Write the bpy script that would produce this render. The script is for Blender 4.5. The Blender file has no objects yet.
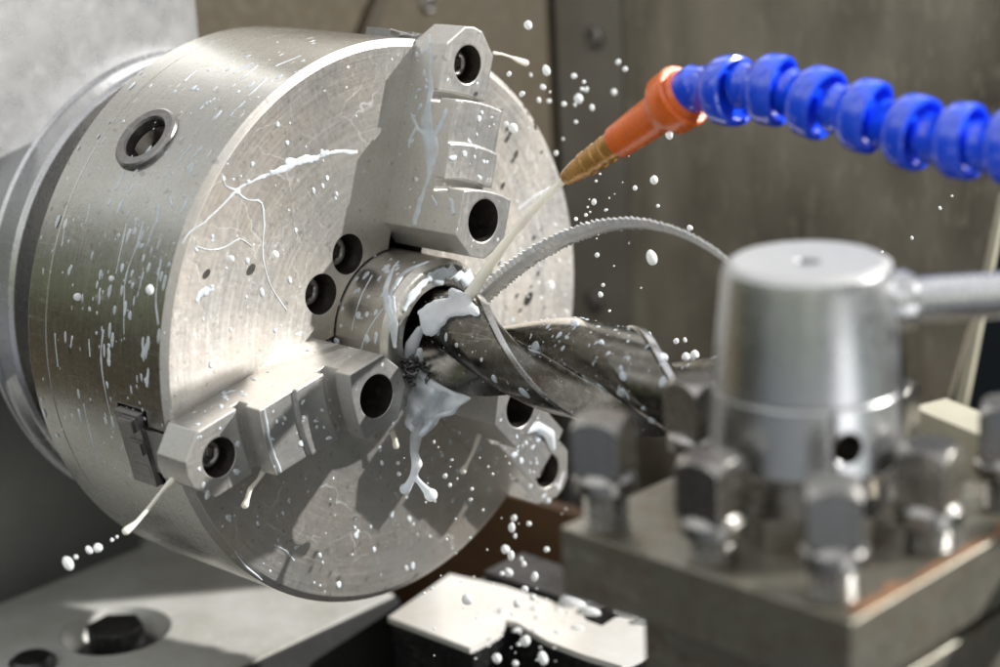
import bpy, bmesh, math, random
from mathutils import Vector, Matrix
random.seed(7)
R = math.radians
scene = bpy.context.scene
COL = scene.collection
scene.unit_settings.scale_length = 0.1          # one unit is a decimetre

# ------------------------------------------------------------------ camera
CAM = Vector((6.03961765, -5.62300795, 2.43797615))
VD = Vector((-0.66140623, 0.69144597, -0.29059296))
VR = Vector((0.73214202, 0.67931305, -0.05001851))
VU = Vector((-0.16281849, 0.24583787, 0.95553853))
FP = 1953.41
cd = bpy.data.cameras.new('camera'); cam = bpy.data.objects.new('camera', cd); COL.objects.link(cam)
M = Matrix((VR, VU, -VD)).transposed().to_4x4(); M.translation = CAM
cam.matrix_world = M
cd.sensor_width = 36; cd.lens = FP*.036; cd.clip_start = .05; cd.clip_end = 200
cd.dof.use_dof = True; cd.dof.focus_distance = 8.12; cd.dof.aperture_fstop = .50
scene.camera = cam

def ray(x, y):
    return VD + VR*((x-500)/FP) - VU*((y-333.5)/FP)
def at(x, y, axis, val):                         # the point on a plane of the machine seen at a pixel of the photograph
    v = ray(x, y); return CAM + v*((val-CAM[axis])/v[axis])
def at_plane(x, y, p0, n):
    v = ray(x, y); return CAM + v*((p0-CAM).dot(n)/v.dot(n))
def at_depth(x, y, d):
    return CAM + ray(x, y)*d
def at_cyl(x, y, rad):
    v = ray(x, y); a = v.y**2+v.z**2; b = 2*(CAM.y*v.y+CAM.z*v.z); c = CAM.y**2+CAM.z**2-rad*rad
    q = b*b-4*a*c
    if q < 0: return None
    return CAM + v*((-b-math.sqrt(q))/(2*a))

# ------------------------------------------------------------------ node helpers
def mat(name):
    m = bpy.data.materials.new(name); m.use_nodes = True
    nt = m.node_tree; nt.nodes.clear()
    return m, nt
class NT:
    def __init__(s, nt): s.nt = nt
    def n(s, typ, **kw):
        nd = s.nt.nodes.new(typ)
        for k, v in kw.items():
            if k == 'inp':
                for a, b in v.items():
                    if isinstance(b, bpy.types.NodeSocket): s.nt.links.new(b, nd.inputs[a])
                    else: nd.inputs[a].default_value = b
            else: setattr(nd, k, v)
        return nd
    def math(s, op, a, b=0.0, c=None, clamp=False):
        nd = s.nt.nodes.new('ShaderNodeMath'); nd.operation = op; nd.use_clamp = clamp
        for i, v in enumerate((a, b, c)):
            if v is None: continue
            if isinstance(v, bpy.types.NodeSocket): s.nt.links.new(v, nd.inputs[i])
            else: nd.inputs[i].default_value = v
        return nd.outputs[0]
    def ramp(s, fac, stops):
        nd = s.nt.nodes.new('ShaderNodeValToRGB'); s.nt.links.new(fac, nd.inputs[0])
        e = nd.color_ramp.elements
        while len(e) < len(stops): e.new(.5)
        for i, (p, c) in enumerate(stops):
            e[i].position = p; e[i].color = (c, c, c, 1) if isinstance(c, (int, float)) else (*c, 1)
        return nd.outputs[0]
    def mix(s, fac, a, b, mode='MIX'):
        nd = s.nt.nodes.new('ShaderNodeMix'); nd.data_type = 'RGBA'; nd.blend_type = mode
        for i, v in ((0, fac), (6, a), (7, b)):
            if isinstance(v, bpy.types.NodeSocket): s.nt.links.new(v, nd.inputs[i])
            elif i == 0: nd.inputs[0].default_value = v
            else: nd.inputs[i].default_value = (*v, 1)
        return nd.outputs[2]
    def noise(s, vec, scale, detail=4, rough=.55):
        nd = s.n('ShaderNodeTexNoise', inp={'Scale': scale, 'Detail': detail, 'Roughness': rough})
        if vec: s.nt.links.new(vec, nd.inputs['Vector'])
        return nd.outputs['Fac']
    def vscale(s, vec, sc):
        nd = s.n('ShaderNodeVectorMath', operation='MULTIPLY'); s.nt.links.new(vec, nd.inputs[0]); nd.inputs[1].default_value = sc
        return nd.outputs[0]

COOLANT = (.82, .85, .86)
def steel(name, base=(.52, .50, .47), rough=.32, grain=None, aniso=0.0, stain=.5, stain_col=(.30, .24, .18), splat=0.0,
          splat_scale=9.0, splat_stretch=None, bevel=.008, metallic=1.0, bump=.12, stain_scale=2.2, dirt=0.0, scratch=.35, veins=0.0, dirt_col=(.10, .075, .05)):
    m, nt = mat(name); k = NT(nt)
    tc = k.n('ShaderNodeTexCoord'); P = tc.outputs['Object']
    sep = k.n('ShaderNodeSeparateXYZ', inp={0: P}); x, y, z = sep.outputs
    rad = k.math('SQRT', k.math('ADD', k.math('MULTIPLY', y, y), k.math('MULTIPLY', z, z)))
    ang = k.math('MULTIPLY', k.math('ARCTAN2', z, k.math('MULTIPLY', y, -1)), 1.25)
    cyl = k.n('ShaderNodeCombineXYZ', inp={0: x, 1: ang, 2: rad}).outputs[0]
    if grain == 'rings': gv = k.n('ShaderNodeCombineXYZ', inp={0: k.math('MULTIPLY', rad, 60), 1: k.math('MULTIPLY', ang, 1.5), 2: 0.0}).outputs[0]
    elif grain == 'turned': gv = k.n('ShaderNodeCombineXYZ', inp={0: k.math('MULTIPLY', x, 90), 1: k.math('MULTIPLY', ang, 2.0), 2: 0.0}).outputs[0]
    elif grain == 'length': gv = k.vscale(P, (60, 2.5, 60))
    elif grain == 'axis': gv = k.vscale(P, (3, 50, 50))
    elif grain == 'across': gv = k.vscale(P, (60, 4, 60))
    elif grain == 'upright': gv = k.vscale(P, (60, 60, 3))
    else: gv = k.vscale(P, (30, 30, 30))
    g = k.noise(gv, 1.0, 5, .65)
    st = k.noise(P, stain_scale, 6, .62)
    stm = k.ramp(st, [(.40, 0.0), (.72, 1.0)])
    fine = k.noise(P, 38, 3, .6)
    col = k.mix(k.math('MULTIPLY', stm, stain), base, stain_col)
    col = k.mix(k.math('MULTIPLY', k.math('SUBTRACT', g, .5), .55), col, (.9, .88, .85))
    if dirt:
        dm = k.ramp(k.noise(P, 9.0, 5, .7), [(.48, 0.0), (.66, 1.0)])
        col = k.mix(k.math('MULTIPLY', dm, dirt), col, dirt_col)
    sc_ = None
    for rot, sx in (((.3, .5, .9), 1.0), ((1.2, .2, -.7), .8), ((-.5, 1.1, .2), 1.3)):
        mp = k.n('ShaderNodeMapping', inp={'Vector': P, 'Rotation': rot, 'Scale': (1.2*sx, 26*sx, 9*sx)})
        q_ = k.noise(mp.outputs[0], 1.0, 2, .5)
        ln = k.math('SUBTRACT', 1.0, k.math('MULTIPLY', k.math('ABSOLUTE', k.math('SUBTRACT', q_, .60)), 110.0), clamp=True)
        sc_ = ln if sc_ is None else k.math('MAXIMUM', sc_, ln)
    sc_ = k.math('MULTIPLY', sc_, k.ramp(k.noise(P, 3.1, 2), [(.42, 0.0), (.62, 1.0)]))
    col = k.mix(k.math('MULTIPLY', sc_, scratch), col, (.82, .80, .76))
    pit = k.ramp(k.noise(P, 26, 2, .5), [(.66, 0.0), (.72, 1.0)])
    col = k.mix(k.math('MULTIPLY', pit, scratch*.9), col, (.12, .10, .08))
    grn = k.noise(P, 75, 3, .7)
    col = k.mix(k.math('MULTIPLY', k.ramp(grn, [(.36, 1.0), (.56, 0.0)]), scratch*.3), col, (.16, .145, .12))
    rg = k.math('ADD', k.math('MULTIPLY', k.math('SUBTRACT', g, .5), .20), rough)
    rg = k.math('ADD', rg, k.math('MULTIPLY', sc_, .12))
    rg = k.math('ADD', rg, k.math('MULTIPLY', stm, .12))
    rg = k.math('ADD', rg, k.math('MULTIPLY', k.math('SUBTRACT', fine, .5), .15), clamp=True)
    bv = k.n('ShaderNodeBevel', samples=4, inp={'Radius': bevel}) if bevel else None
    hgt = k.math('ADD', g, k.math('MULTIPLY', fine, .6))
    bp = k.n('ShaderNodeBump', inp={'Strength': bump, 'Distance': .01, 'Height': hgt})
    if bv: nt.links.new(bv.outputs[0], bp.inputs['Normal'])
    bs = k.n('ShaderNodeBsdfPrincipled', inp={'Base Color': col, 'Metallic': metallic, 'Roughness': rg, 'Normal': bp.outputs[0]})
    if aniso:
        bs.inputs['Anisotropic'].default_value = aniso
        tg = k.n('ShaderNodeTangent', direction_type='RADIAL', axis='X'); nt.links.new(tg.outputs[0], bs.inputs['Tangent'])
    out = k.n('ShaderNodeOutputMaterial')
    sh = bs.outputs[0]
    if splat:
        sv = cyl if splat_stretch == 'cyl' else P
        sv = k.vscale(sv, (1, .38, .5) if splat_stretch == 'cyl' else (1, 1, 1))
        wob = k.n('ShaderNodeTexNoise', inp={'Vector': sv, 'Scale': 9.0, 'Detail': 2.0})
        va = k.n('ShaderNodeVectorMath', operation='MULTIPLY_ADD', inp={0: wob.outputs['Color'], 1: (.05, .05, .05), 2: sv})
        masks = []
        for sc, th in ((splat_scale*1.9, .26), (splat_scale*3.4, .28), (splat_scale*6.5, .30)):
            vo = k.n('ShaderNodeTexVoronoi', inp={'Vector': va.outputs[0], 'Scale': sc})
            rr = k.n('ShaderNodeSeparateColor', inp={0: vo.outputs['Color']})
            lim = k.math('MULTIPLY', k.math('SUBTRACT', rr.outputs[0], 1-splat, clamp=True), th/max(splat, .05))
            masks.append(k.math('DIVIDE', k.math('SUBTRACT', lim, vo.outputs['Distance'], clamp=True), .035, clamp=True))
        clump = k.ramp(k.noise(P, 1.7, 2, .5), [(.36, .15), (.6, 1.0)])
        mk = k.math('MULTIPLY', k.math('MAXIMUM', k.math('MAXIMUM', masks[0], masks[1]), masks[2]), clump)
        b2 = k.n('ShaderNodeBump', inp={'Strength': .5, 'Distance': .012, 'Height': mk})
        wet = k.n('ShaderNodeBsdfPrincipled', inp={'Base Color': (*COOLANT, 1), 'Roughness': .15, 'Normal': b2.outputs[0]})
        fac = k.math('MULTIPLY', mk, .75)
        if veins:                                          # dried runs of coolant spreading in a net
            wn = k.n('ShaderNodeTexNoise', inp={'Vector': P, 'Scale': 4.0, 'Detail': 3.0})
            vv = k.n('ShaderNodeVectorMath', operation='MULTIPLY_ADD', inp={0: wn.outputs['Color'], 1: (.22, .22, .22), 2: P})
            ve = k.n('ShaderNodeTexVoronoi', feature='DISTANCE_TO_EDGE', inp={'Vector': vv.outputs[0], 'Scale': 4.6})
            wd = k.math('MULTIPLY', k.noise(P, 6.0, 3), .028)
            ln = k.math('DIVIDE', k.math('SUBTRACT', wd, ve.outputs['Distance'], clamp=True), .012, clamp=True)
            ar = k.ramp(k.noise(P, 2.3, 3, .6), [(.47, 0.0), (.60, 1.0)])
            fac = k.math('MAXIMUM', fac, k.math('MULTIPLY', k.math('MULTIPLY', ln, ar), .24*veins))
        mx = k.n('ShaderNodeMixShader', inp={0: fac, 1: sh, 2: wet.outputs[0]})
        sh = mx.outputs[0]
    nt.links.new(sh, out.inputs[0])
    return m

def plain(name, base, rough=.5, metallic=0.0, var=.25, var_scale=5, var_col=None, bump=.1, coat=0.0, spec=.5, sss=0.0, stretch=(1, 1, 1), trans=0.0, lucent=0.0):
    m, nt = mat(name); k = NT(nt)
    tc = k.n('ShaderNodeTexCoord'); P = k.vscale(tc.outputs['Object'], stretch)
    a = k.noise(P, var_scale, 7, .62); b = k.noise(P, var_scale*8, 4, .6)
    dark = var_col or tuple(c*.45 for c in base)
    col = k.mix(k.math('MULTIPLY', k.ramp(a, [(.35, 0.0), (.7, 1.0)]), var), base, dark)
    col = k.mix(k.math('MULTIPLY', k.ramp(b, [(.5, 0.0), (.75, 1.0)]), var*.5), col, tuple(min(1, c*1.5) for c in base))
    rg = k.math('ADD', rough, k.math('MULTIPLY', k.math('SUBTRACT', b, .5), .3), clamp=True)
    bp = k.n('ShaderNodeBump', inp={'Strength': bump, 'Distance': .01, 'Height': b})
    bs = k.n('ShaderNodeBsdfPrincipled', inp={'Base Color': col, 'Metallic': metallic, 'Roughness': rg, 'Normal': bp.outputs[0]})
    bs.inputs['Coat Weight'].default_value = coat; bs.inputs['Specular IOR Level'].default_value = spec
    if sss:
        bs.inputs['Subsurface Weight'].default_value = sss; bs.inputs['Subsurface Radius'].default_value = (.2, .18, .15); bs.inputs['Subsurface Scale'].default_value = .6
    out = k.n('ShaderNodeOutputMaterial'); sh = bs.outputs[0]
    if lucent:                                             # thin liquid passes light on from behind
        tl = k.n('ShaderNodeBsdfTranslucent', inp={'Color': col}); sh = k.n('ShaderNodeMixShader', inp={0: lucent, 1: sh, 2: tl.outputs[0]}).outputs[0]
    if trans:
        tr = k.n('ShaderNodeBsdfTransparent')
        sh = k.n('ShaderNodeMixShader', inp={0: k.math('MULTIPLY', k.ramp(k.noise(P, var_scale*1.5, 3), [(.3, 0.2), (.7, 1.0)]), trans*1.6, clamp=True), 1: sh, 2: tr.outputs[0]}).outputs[0]
    nt.links.new(sh, out.inputs[0])
    return m

MT = {}
MT['face'] = steel('turned_face_steel', (.60, .58, .55), .42, 'rings', .4, .6, (.42, .345, .26), .10, 7, None, .006, bump=.07, metallic=.93, veins=1.0)
MT['body'] = steel('turned_body_steel', (.58, .57, .535), .22, 'turned', .3, .4, (.42, .40, .33), .07, 10, 'cyl', .006, bump=.05, metallic=1.0)
MT['bore'] = steel('shaded_bore_steel', (.22, .20, .18), .4, None, 0, .6, (.10, .08, .06), bevel=0)  # steel darkened for hole and slot insides; their shade is in the colour
MT['jaw'] = steel('ground_jaw_steel', (.66, .65, .625), .34, 'length', 0, .45, (.47, .41, .34), .12, 9, None, .012, bump=.04, metallic=.85)
MT['screw'] = steel('dark_screw_steel', (.30, .29, .28), .32, None, 0, .4, (.12, .10, .09), bevel=.006)
MT['black'] = steel('blackened_steel', (.10, .10, .105), .35, None, 0, .5, (.05, .045, .04), bevel=.008)
MT['work'] = steel('turned_bar_steel', (.60, .58, .54), .28, 'turned', .4, .35, (.44, .37, .28), .12, 8, None, .01, metallic=.92)
MT['drill'] = steel('oiled_drill_steel', (.175, .165, .145), .20, None, 0, .7, (.085, .074, .056), .10, 8, None, .004, bump=.03, stain_scale=5, scratch=.2)
MT['chip'] = steel('fresh_chip_steel', (.95, .945, .94), .30, None, 0, .1, bevel=0, metallic=.5, scratch=.05)
MT['hub'] = steel('polished_hub_steel', (.62, .63, .64), .27, 'upright', 0, .25, (.50, .50, .50), bevel=.01, bump=.02, metallic=1.0, scratch=.12)
MT['hubtop'] = steel('matt_hub_top', (.50, .50, .49), .5, None, 0, .3, (.38, .38, .38), bevel=.01, metallic=.55, scratch=.12)
MT['rod'] = steel('polished_rod_steel', (.66, .66, .67), .22, None, 0, .2, (.5, .5, .5), bevel=.01, bump=.03)
MT['post'] = steel('worn_post_steel', (.38, .365, .305), .36, None, 0, .6, (.23, .20, .145), bevel=.012, dirt=.3, metallic=.88, dirt_col=(.26, .12, .045))
MT['bolt'] = steel('worn_bolt_steel', (.40, .39, .37), .24, None, 0, .5, (.20, .17, .13), bevel=.010, dirt=.2)
MT['ring'] = steel('smooth_ring_steel', (.60, .60, .61), .18, 'turned', .3, .3, (.4, .4, .4), bevel=.01)
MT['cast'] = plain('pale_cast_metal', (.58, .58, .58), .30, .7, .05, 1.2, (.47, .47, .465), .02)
MT['cast_shade'] = plain('shaded_grey_casting', (.13, .13, .125), .45, .2, .5, 2.0, (.08, .08, .075), .05)  # darker copy of the casting, with the shade low behind the chuck painted in
MT['wall'] = plain('brown_oiled_wall', (.078, .064, .042), .42, .1, .8, 1.6, (.08, .066, .046), .1)
MT['guard'] = plain('grimy_guard_sheet', (.32, .29, .23), .42, .2, 1.0, 1.5, (.075, .062, .043), .25, stretch=(1, 1, .45))
MT['strip'] = plain('worn_guard_strip', (.23, .215, .185), .45, .2, .6, 3.0, (.14, .125, .1), .15, stretch=(1, 1, .5))
MT['edge'] = plain('cream_painted_edge', (.50, .47, .36), .5, 0, .3, 4)
MT['bed'] = plain('pale_bed_metal', (.56, .56, .53), .42, .15, .6, 2.2, (.28, .26, .20), .15)
MT['floor'] = plain('dark_chip_tray', (.02, .02, .02), .6, 0, .4, 3)
MT['back'] = plain('dark_blue_backdrop', (.006, .014, .02), .7, 0, .4, .6)
MT['rust'] = plain('rusty_brown_paint', (.20, .11, .055), .5, .1, .6, 2.0, (.09, .05, .03))
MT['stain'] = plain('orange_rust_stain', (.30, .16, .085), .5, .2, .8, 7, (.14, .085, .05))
MT['blue'] = plain('blue_hose_plastic', (.010, .085, .90), .22, 0, .25, 6, (.006, .03, .40), .04, spec=.6, coat=.9)
MT['orange'] = plain('orange_nozzle_plastic', (.92, .17, .016), .28, 0, .5, 7, (.40, .07, .015), .12, coat=.3)
MT['brass'] = plain('dirty_tip_plastic', (.50, .26, .06), .26, .35, .55, 9, (.24, .11, .03), .2, coat=.4)
MT['cool'] = plain('milky_coolant', (.92, .93, .92), .10, 0, .10, 5, (.62, .72, .82), .02, lucent=.4)
MT['jet'] = plain('cream_coolant', (1.0, .97, .89), .12, 0, .05, 5, (.95, .92, .83), .02, lucent=.35)
MT['veil'] = plain('thin_milky_coolant', (.94, .96, .97), .10, 0, .5, 7, (.62, .69, .78), .02, trans=.06, lucent=.45)
MT['film'] = plain('thin_coolant_film', (.74, .79, .83), .10, 0, .5, 9, (.52, .60, .68), .03, trans=.3)
MT['plate'] = plain('wet_pale_plate', (.74, .73, .70), .16, .15, .5, 1.6, (.46, .36, .26), .06)

# ------------------------------------------------------------------ mesh helpers
def finish(bm, sharp=32):
    bmesh.ops.recalc_face_normals(bm, faces=bm.faces)
    for f in bm.faces: f.smooth = True
    for e in bm.edges:
        if len(e.link_faces) == 2 and e.calc_face_angle(0) > R(sharp): e.smooth = False
def obj(name, bm, mats, parent=None, sharp=32, loc=None, rot=None, label=None):
    finish(bm, sharp)
    me = bpy.data.meshes.new(name); bm.to_mesh(me); bm.free()
    for m in (mats if isinstance(mats, (list, tuple)) else [mats]): me.materials.append(MT[m])
    o = bpy.data.objects.new(name, me); COL.objects.link(o)
    if parent: o.parent = parent
    if loc: o.location = loc
    if rot: o.rotation_euler = rot
    if label: o['label'] = label
    return o
def tag(o, label, cat, group=None, kind=None):
    if label: o['label'] = label
    if cat: o['category'] = cat
    if group: o['group'] = group
    if kind: o['kind'] = kind
    return o
def thing(name, label, cat, loc=(0, 0, 0), rotz=0, group=None):
    o = bpy.data.objects.new(name, None); COL.objects.link(o); o.location = loc; o.rotation_euler = (0, 0, rotz)
    o.empty_display_size = .1
    return tag(o, label, cat, group)
def frame(p, axis, up=Vector((0, 0, 1))):                  # matrix whose local X runs along axis
    a = Vector(axis).normalized()
    if abs(a.dot(up)) > .99: up = Vector((0, 1, 0))
    b = up.cross(a).normalized(); c = a.cross(b)
    m = Matrix((a, b, c)).transposed().to_4x4(); m.translation = p
    return m
IDM = Matrix.Identity(4)
def revolve(bm, prof, segs=64, m=IDM):                     # profile of (x, r) about local X
    rings = []
    for x, r in prof:
        if r < 1e-6: rings.append([bm.verts.new(m @ Vector((x, 0, 0)))])
        else: rings.append([bm.verts.new(m @ Vector((x, r*math.cos(2*math.pi*i/segs), r*math.sin(2*math.pi*i/segs)))) for i in range(segs)])
    for a, b in zip(rings, rings[1:]):
        if len(a) == 1 and len(b) == 1: continue
        for i in range(segs):
            j = (i+1) % segs
            if len(a) == 1: bm.faces.new((a[0], b[i], b[j]))
            elif len(b) == 1: bm.faces.new((a[i], b[0], a[j]))
            else: bm.faces.new((a[i], b[i], b[j], a[j]))
    return bm
def prism(bm, poly, h0, h1, m=IDM):                        # polygon of (a, b) spread over local Y, Z and raised along local X
    lo = [bm.verts.new(m @ Vector((h0, a, b))) for a, b in poly]
    hi = [bm.verts.new(m @ Vector((h1, a, b))) for a, b in poly]
    bm.faces.new(lo); bm.faces.new(hi)
    for i in range(len(poly)):
        j = (i+1) % len(poly); bm.faces.new((lo[i], lo[j], hi[j], hi[i]))
    return bm
def box(bm, x0, x1, y0, y1, z0, z1, m=IDM):
    return prism(bm, [(y0, z0), (y1, z0), (y1, z1), (y0, z1)], x0, x1, m)
def ngon(n, r, ph=0): return [(r*math.cos(2*math.pi*i/n+ph), r*math.sin(2*math.pi*i/n+ph)) for i in range(n)]
def tube(bm, pts, rad, segs=12):
    rad = rad if isinstance(rad, (list, tuple)) else [rad]*len(pts)
    rings = []
    for i, p in enumerate(pts):
        t = (pts[min(i+1, len(pts)-1)] - pts[max(i-1, 0)])
        m = frame(p, t)
        rings.append([bm.verts.new(m @ Vector((0, rad[i]*math.cos(2*math.pi*k/segs), rad[i]*math.sin(2*math.pi*k/segs)))) for k in range(segs)])
    for a, b in zip(rings, rings[1:]):
        for k in range(segs):
            j = (k+1) % segs; bm.faces.new((a[k], a[j], b[j], b[k]))
    bm.faces.new(rings[0]); bm.faces.new(rings[-1])
    return bm
def tmp(bm):
    bmesh.ops.recalc_face_normals(bm, faces=bm.faces)
    me = bpy.data.meshes.new('cutter'); bm.to_mesh(me); bm.free()
    o = bpy.data.objects.new('cutter', me); COL.objects.link(o); return o
def evaluated_bm(o):
    dg = bpy.context.evaluated_depsgraph_get(); dg.update()
    me = bpy.data.meshes.new_from_object(o.evaluated_get(dg))
    b = bmesh.new(); b.from_mesh(me); bpy.data.meshes.remove(me); return b
def drop_tmp(o):
    me = o.data; bpy.data.objects.remove(o); bpy.data.meshes.remove(me)
def boolean(bm, steps):                                    # steps of (operation, bmesh)
    a = tmp(bm); cut = []
    for op, b in steps:
        c = tmp(b); cut.append(c)
        md = a.modifiers.new('b', 'BOOLEAN'); md.operation = op; md.object = c; md.solver = 'EXACT'
    out = evaluated_bm(a)
    for c in cut: drop_tmp(c)
    drop_tmp(a)
    bmesh.ops.remove_doubles(out, verts=out.verts, dist=1e-5)
    return out
def B(f, *a, **k):
    b = bmesh.new(); f(b, *a, **k); return b
def smoothstep(t): t = max(0, min(1, t)); return t*t*(3-2*t)

RBN = random.Random(77)
def ribbon(bm, pts, nrm, hw, ht=.006, sub=3):              # a domed bead of liquid lying on a surface
    P, N, W = [], [], []
    n = len(pts)
    for i in range(n-1):
        for k in range(sub):
            t = k/sub
            p0, p1, p2, p3 = pts[max(i-1, 0)], pts[i], pts[i+1], pts[min(i+2, n-1)]
            P.append(.5*((2*p1)+(p2-p0)*t+(2*p0-5*p1+4*p2-p3)*t*t+(3*p1-p0-3*p2+p3)*t**3))
            N.append((nrm[i]*(1-t)+nrm[i+1]*t).normalized()); W.append(hw[i]*(1-t)+hw[i+1]*t)
    P.append(pts[-1]); N.append(nrm[-1]); W.append(hw[-1])
    if n > 5 or sub > 1:
        W = [q*RBN.uniform(.62, 1.38) for q in W]
        P = [p+(N[i].cross((P[min(i+1, len(P)-1)]-P[max(i-1, 0)]).normalized()))*W[i]*RBN.uniform(-.35, .35) for i, p in enumerate(P)]
    t0 = (P[1]-P[0]).normalized(); t1 = (P[-1]-P[-2]).normalized()
    for f, w in ((.5, .87), (.85, .55), (1.0, .15)):
        P.insert(0, pts[0]-t0*hw[0]*f); N.insert(0, nrm[0]); W.insert(0, hw[0]*w)
        P.append(pts[-1]+t1*hw[-1]*f); N.append(nrm[-1]); W.append(hw[-1]*w)
    rows = []
    for i, p in enumerate(P):
        t = (P[min(i+1, len(P)-1)]-P[max(i-1, 0)]).normalized()
        s = N[i].cross(t).normalized(); w = W[i]; h = ht*min(1, W[i]/max(max(W), 1e-6)+.25)
        rows.append([bm.verts.new(p + s*w*a + N[i]*(h*b)) for a, b in ((-1, -.25), (-.85, .5), (-.45, .9), (0, 1), (.45, .9), (.85, .5), (1, -.25))])
    for a, b in zip(rows, rows[1:]):
        for k in range(6): bm.faces.new((a[k], a[k+1], b[k+1], b[k]))
    bm.faces.new(rows[0]); bm.faces.new(rows[-1][::-1])
def bead(bm, p, n, t, r, stretch=1.0, ht=None):             # a rounded drop resting on a surface
    t = (t - n*t.dot(n)).normalized(); q = n.cross(t); h = ht or r*.3
    S_ = 12 if r < .009 else 18; rings = []; a1, a2 = RBN.uniform(0, 6.3), RBN.uniform(0, 6.3); w1 = RBN.uniform(.03, .16)
    tail = RBN.uniform(0, .35) if stretch > 1.25 else 0
    for f, z in ((1, -.2), (.93, .45), (.68, .85), (.34, 1.0)):
        row = []
        for i in range(S_):
            a = 2*math.pi*i/S_; g = f*(1+w1*math.sin(2*a+a1)+w1*.6*math.sin(3*a+a2)); c, s_ = math.cos(a), math.sin(a)
            row.append(bm.verts.new(p + t*(r*stretch*c*g) + q*(r*s_*g*(1-tail*c)) + n*(h*z)))
        rings.append(row)
    for a, b in zip(rings, rings[1:]):
        for i in range(S_): j = (i+1) % S_; bm.faces.new((a[i], a[j], b[j], b[i]))
    top = bm.verts.new(p+n*(h*1.04))
    for i in range(S_): bm.faces.new((rings[-1][i], rings[-1][(i+1) % S_], top))
    bm.faces.new(rings[0][::-1])

_b = bmesh.new(); bmesh.ops.create_icosphere(_b, subdivisions=2, radius=1)
ICO = ([v.co.copy() for v in _b.verts], [[v.index for v in f.verts] for f in _b.faces]); _b.free()
def liquid(name, blobs, m, parent=None, voxel=.009, smooth=6):   # spheres along strands melted into one body of liquid
    bm = bmesh.new()
    for p, r in blobs:
        vs = [bm.verts.new(p+q*r) for q in ICO[0]]
        for f in ICO[1]: bm.faces.new([vs[i] for i in f])
    o = tmp(bm)
    md = o.modifiers.new('r', 'REMESH'); md.mode = 'VOXEL'; md.voxel_size = voxel
    s = o.modifiers.new('s', 'SMOOTH'); s.iterations = smooth; s.factor = .5
    b = evaluated_bm(o); drop_tmp(o)
    return obj(name, b, m, parent, 180)
def strand(pts, rads, step=.25):
    out = []
    for (a, ra), (b, rb) in zip(zip(pts, rads), list(zip(pts, rads))[1:]):
        n = max(2, int((b-a).length/(min(ra, rb)*step*2)))
        for i in range(n+1):
            t = i/n; out.append((a.lerp(b, t), ra+(rb-ra)*t))
    return out
def sheet(a, b, c, r, step=.6):
    n = max(2, int(max((b-a).length, (c-a).length, (c-b).length)/(r*step)))
    return [(a+(b-a)*(i/n)+(c-a)*(j/n), r) for i in range(n+1) for j in range(n+1-i)]

# ================================================================== LATHE CHUCK
RC, LC = 1.25, .955
JA = [71, 191, 311]
chuck = thing('lathe_chuck', 'large round steel three-jaw chuck splashed with milky coolant', 'chuck')
prof = [(-LC, 0), (-LC, 1.20), (-LC+.03, RC-.004), (-.800, RC-.004), (-.793, RC-.016), (-.786, RC), (-.016, RC), (.006, RC-.03), (.006, 0)]
body = B(revolve, prof, 256)
steps = [('DIFFERENCE', B(revolve, [(-.7, 0), (-.7, .345), (.1, .345), (.1, 0)], 96))]
for a in JA:
    m = Matrix.Rotation(R(a), 4, 'X')
    sl = bmesh.new(); box(sl, -.17, .1, .2, 1.5, -.105, .105, m); steps.append(('DIFFERENCE', sl))
    sl = bmesh.new(); box(sl, -.32, -.13, .2, 1.5, -.175, .175, m); steps.append(('DIFFERENCE', sl))
SCR = [(-.226, .375), (-.395, .238)]
for yy, zz in SCR:
    steps.append(('DIFFERENCE', B(revolve, [(-.13, 0), (-.13, .088), (.1, .088), (.1, 0)], 48, Matrix.Translation((0, yy, zz)))))
KA = R(131.8); kn = Vector((0, math.cos(KA), math.sin(KA)))
km = frame(Vector((-.502, 0, 0))+kn*RC, kn, Vector((1, 0, 0)))
steps.append(('DIFFERENCE', B(revolve, [(-.35, 0), (-.35, .118), (.1, .118), (.1, 0)], 64, km)))
body = boolean(body, steps)
body.faces.ensure_lookup_table()
for f in body.faces:
    c = f.calc_center_median(); rr = math.hypot(c.y, c.z); n = f.normal
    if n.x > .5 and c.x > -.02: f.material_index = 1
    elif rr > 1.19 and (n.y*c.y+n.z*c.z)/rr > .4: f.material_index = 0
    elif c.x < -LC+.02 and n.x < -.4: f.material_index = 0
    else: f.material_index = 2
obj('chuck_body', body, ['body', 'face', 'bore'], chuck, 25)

# key socket with its square hole
def key_socket():
    b = bmesh.new()
    revolve(b, [(-.02, .158), (.012, .152), (.020, .142), (.020, .108), (.008, .100), (-.16, .092), (-.16, 0)], 64, km)
    q = [bmesh.new()]
    return b
ks = obj('key_socket', key_socket(), 'screw', chuck, 25)
b = bmesh.new()                                            # bevelled pinion end with a tapering square hole
S = .066
ring = [b.verts.new(km @ Vector((-.035, x*.094, y*.094))) for x, y in ngon(32, 1)]
sq = []
for i in range(32):
    a = 2*math.pi*i/32+R(20); c, s = math.cos(a), math.sin(a); d = S/max(abs(c), abs(s))
    sq.append((d*math.cos(a-R(20)+R(20)), d*math.sin(a)))
top = [b.verts.new(km @ Vector((-.075, x*.95, y*.95))) for x, y in sq]
low = [b.verts.new(km @ Vector((-.17, x*.9, y*.9))) for x, y in sq]
tip = b.verts.new(km @ Vector((-.23, 0, 0)))
for i in range(32):
    j = (i+1) % 32
    b.faces.new((ring[i], ring[j], top[j], top[i])); b.faces.new((top[i], top[j], low[j], low[i])); b.faces.new((low[i], low[j], tip))
obj('square_hole', b, 'bore', ks, 25)

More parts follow.
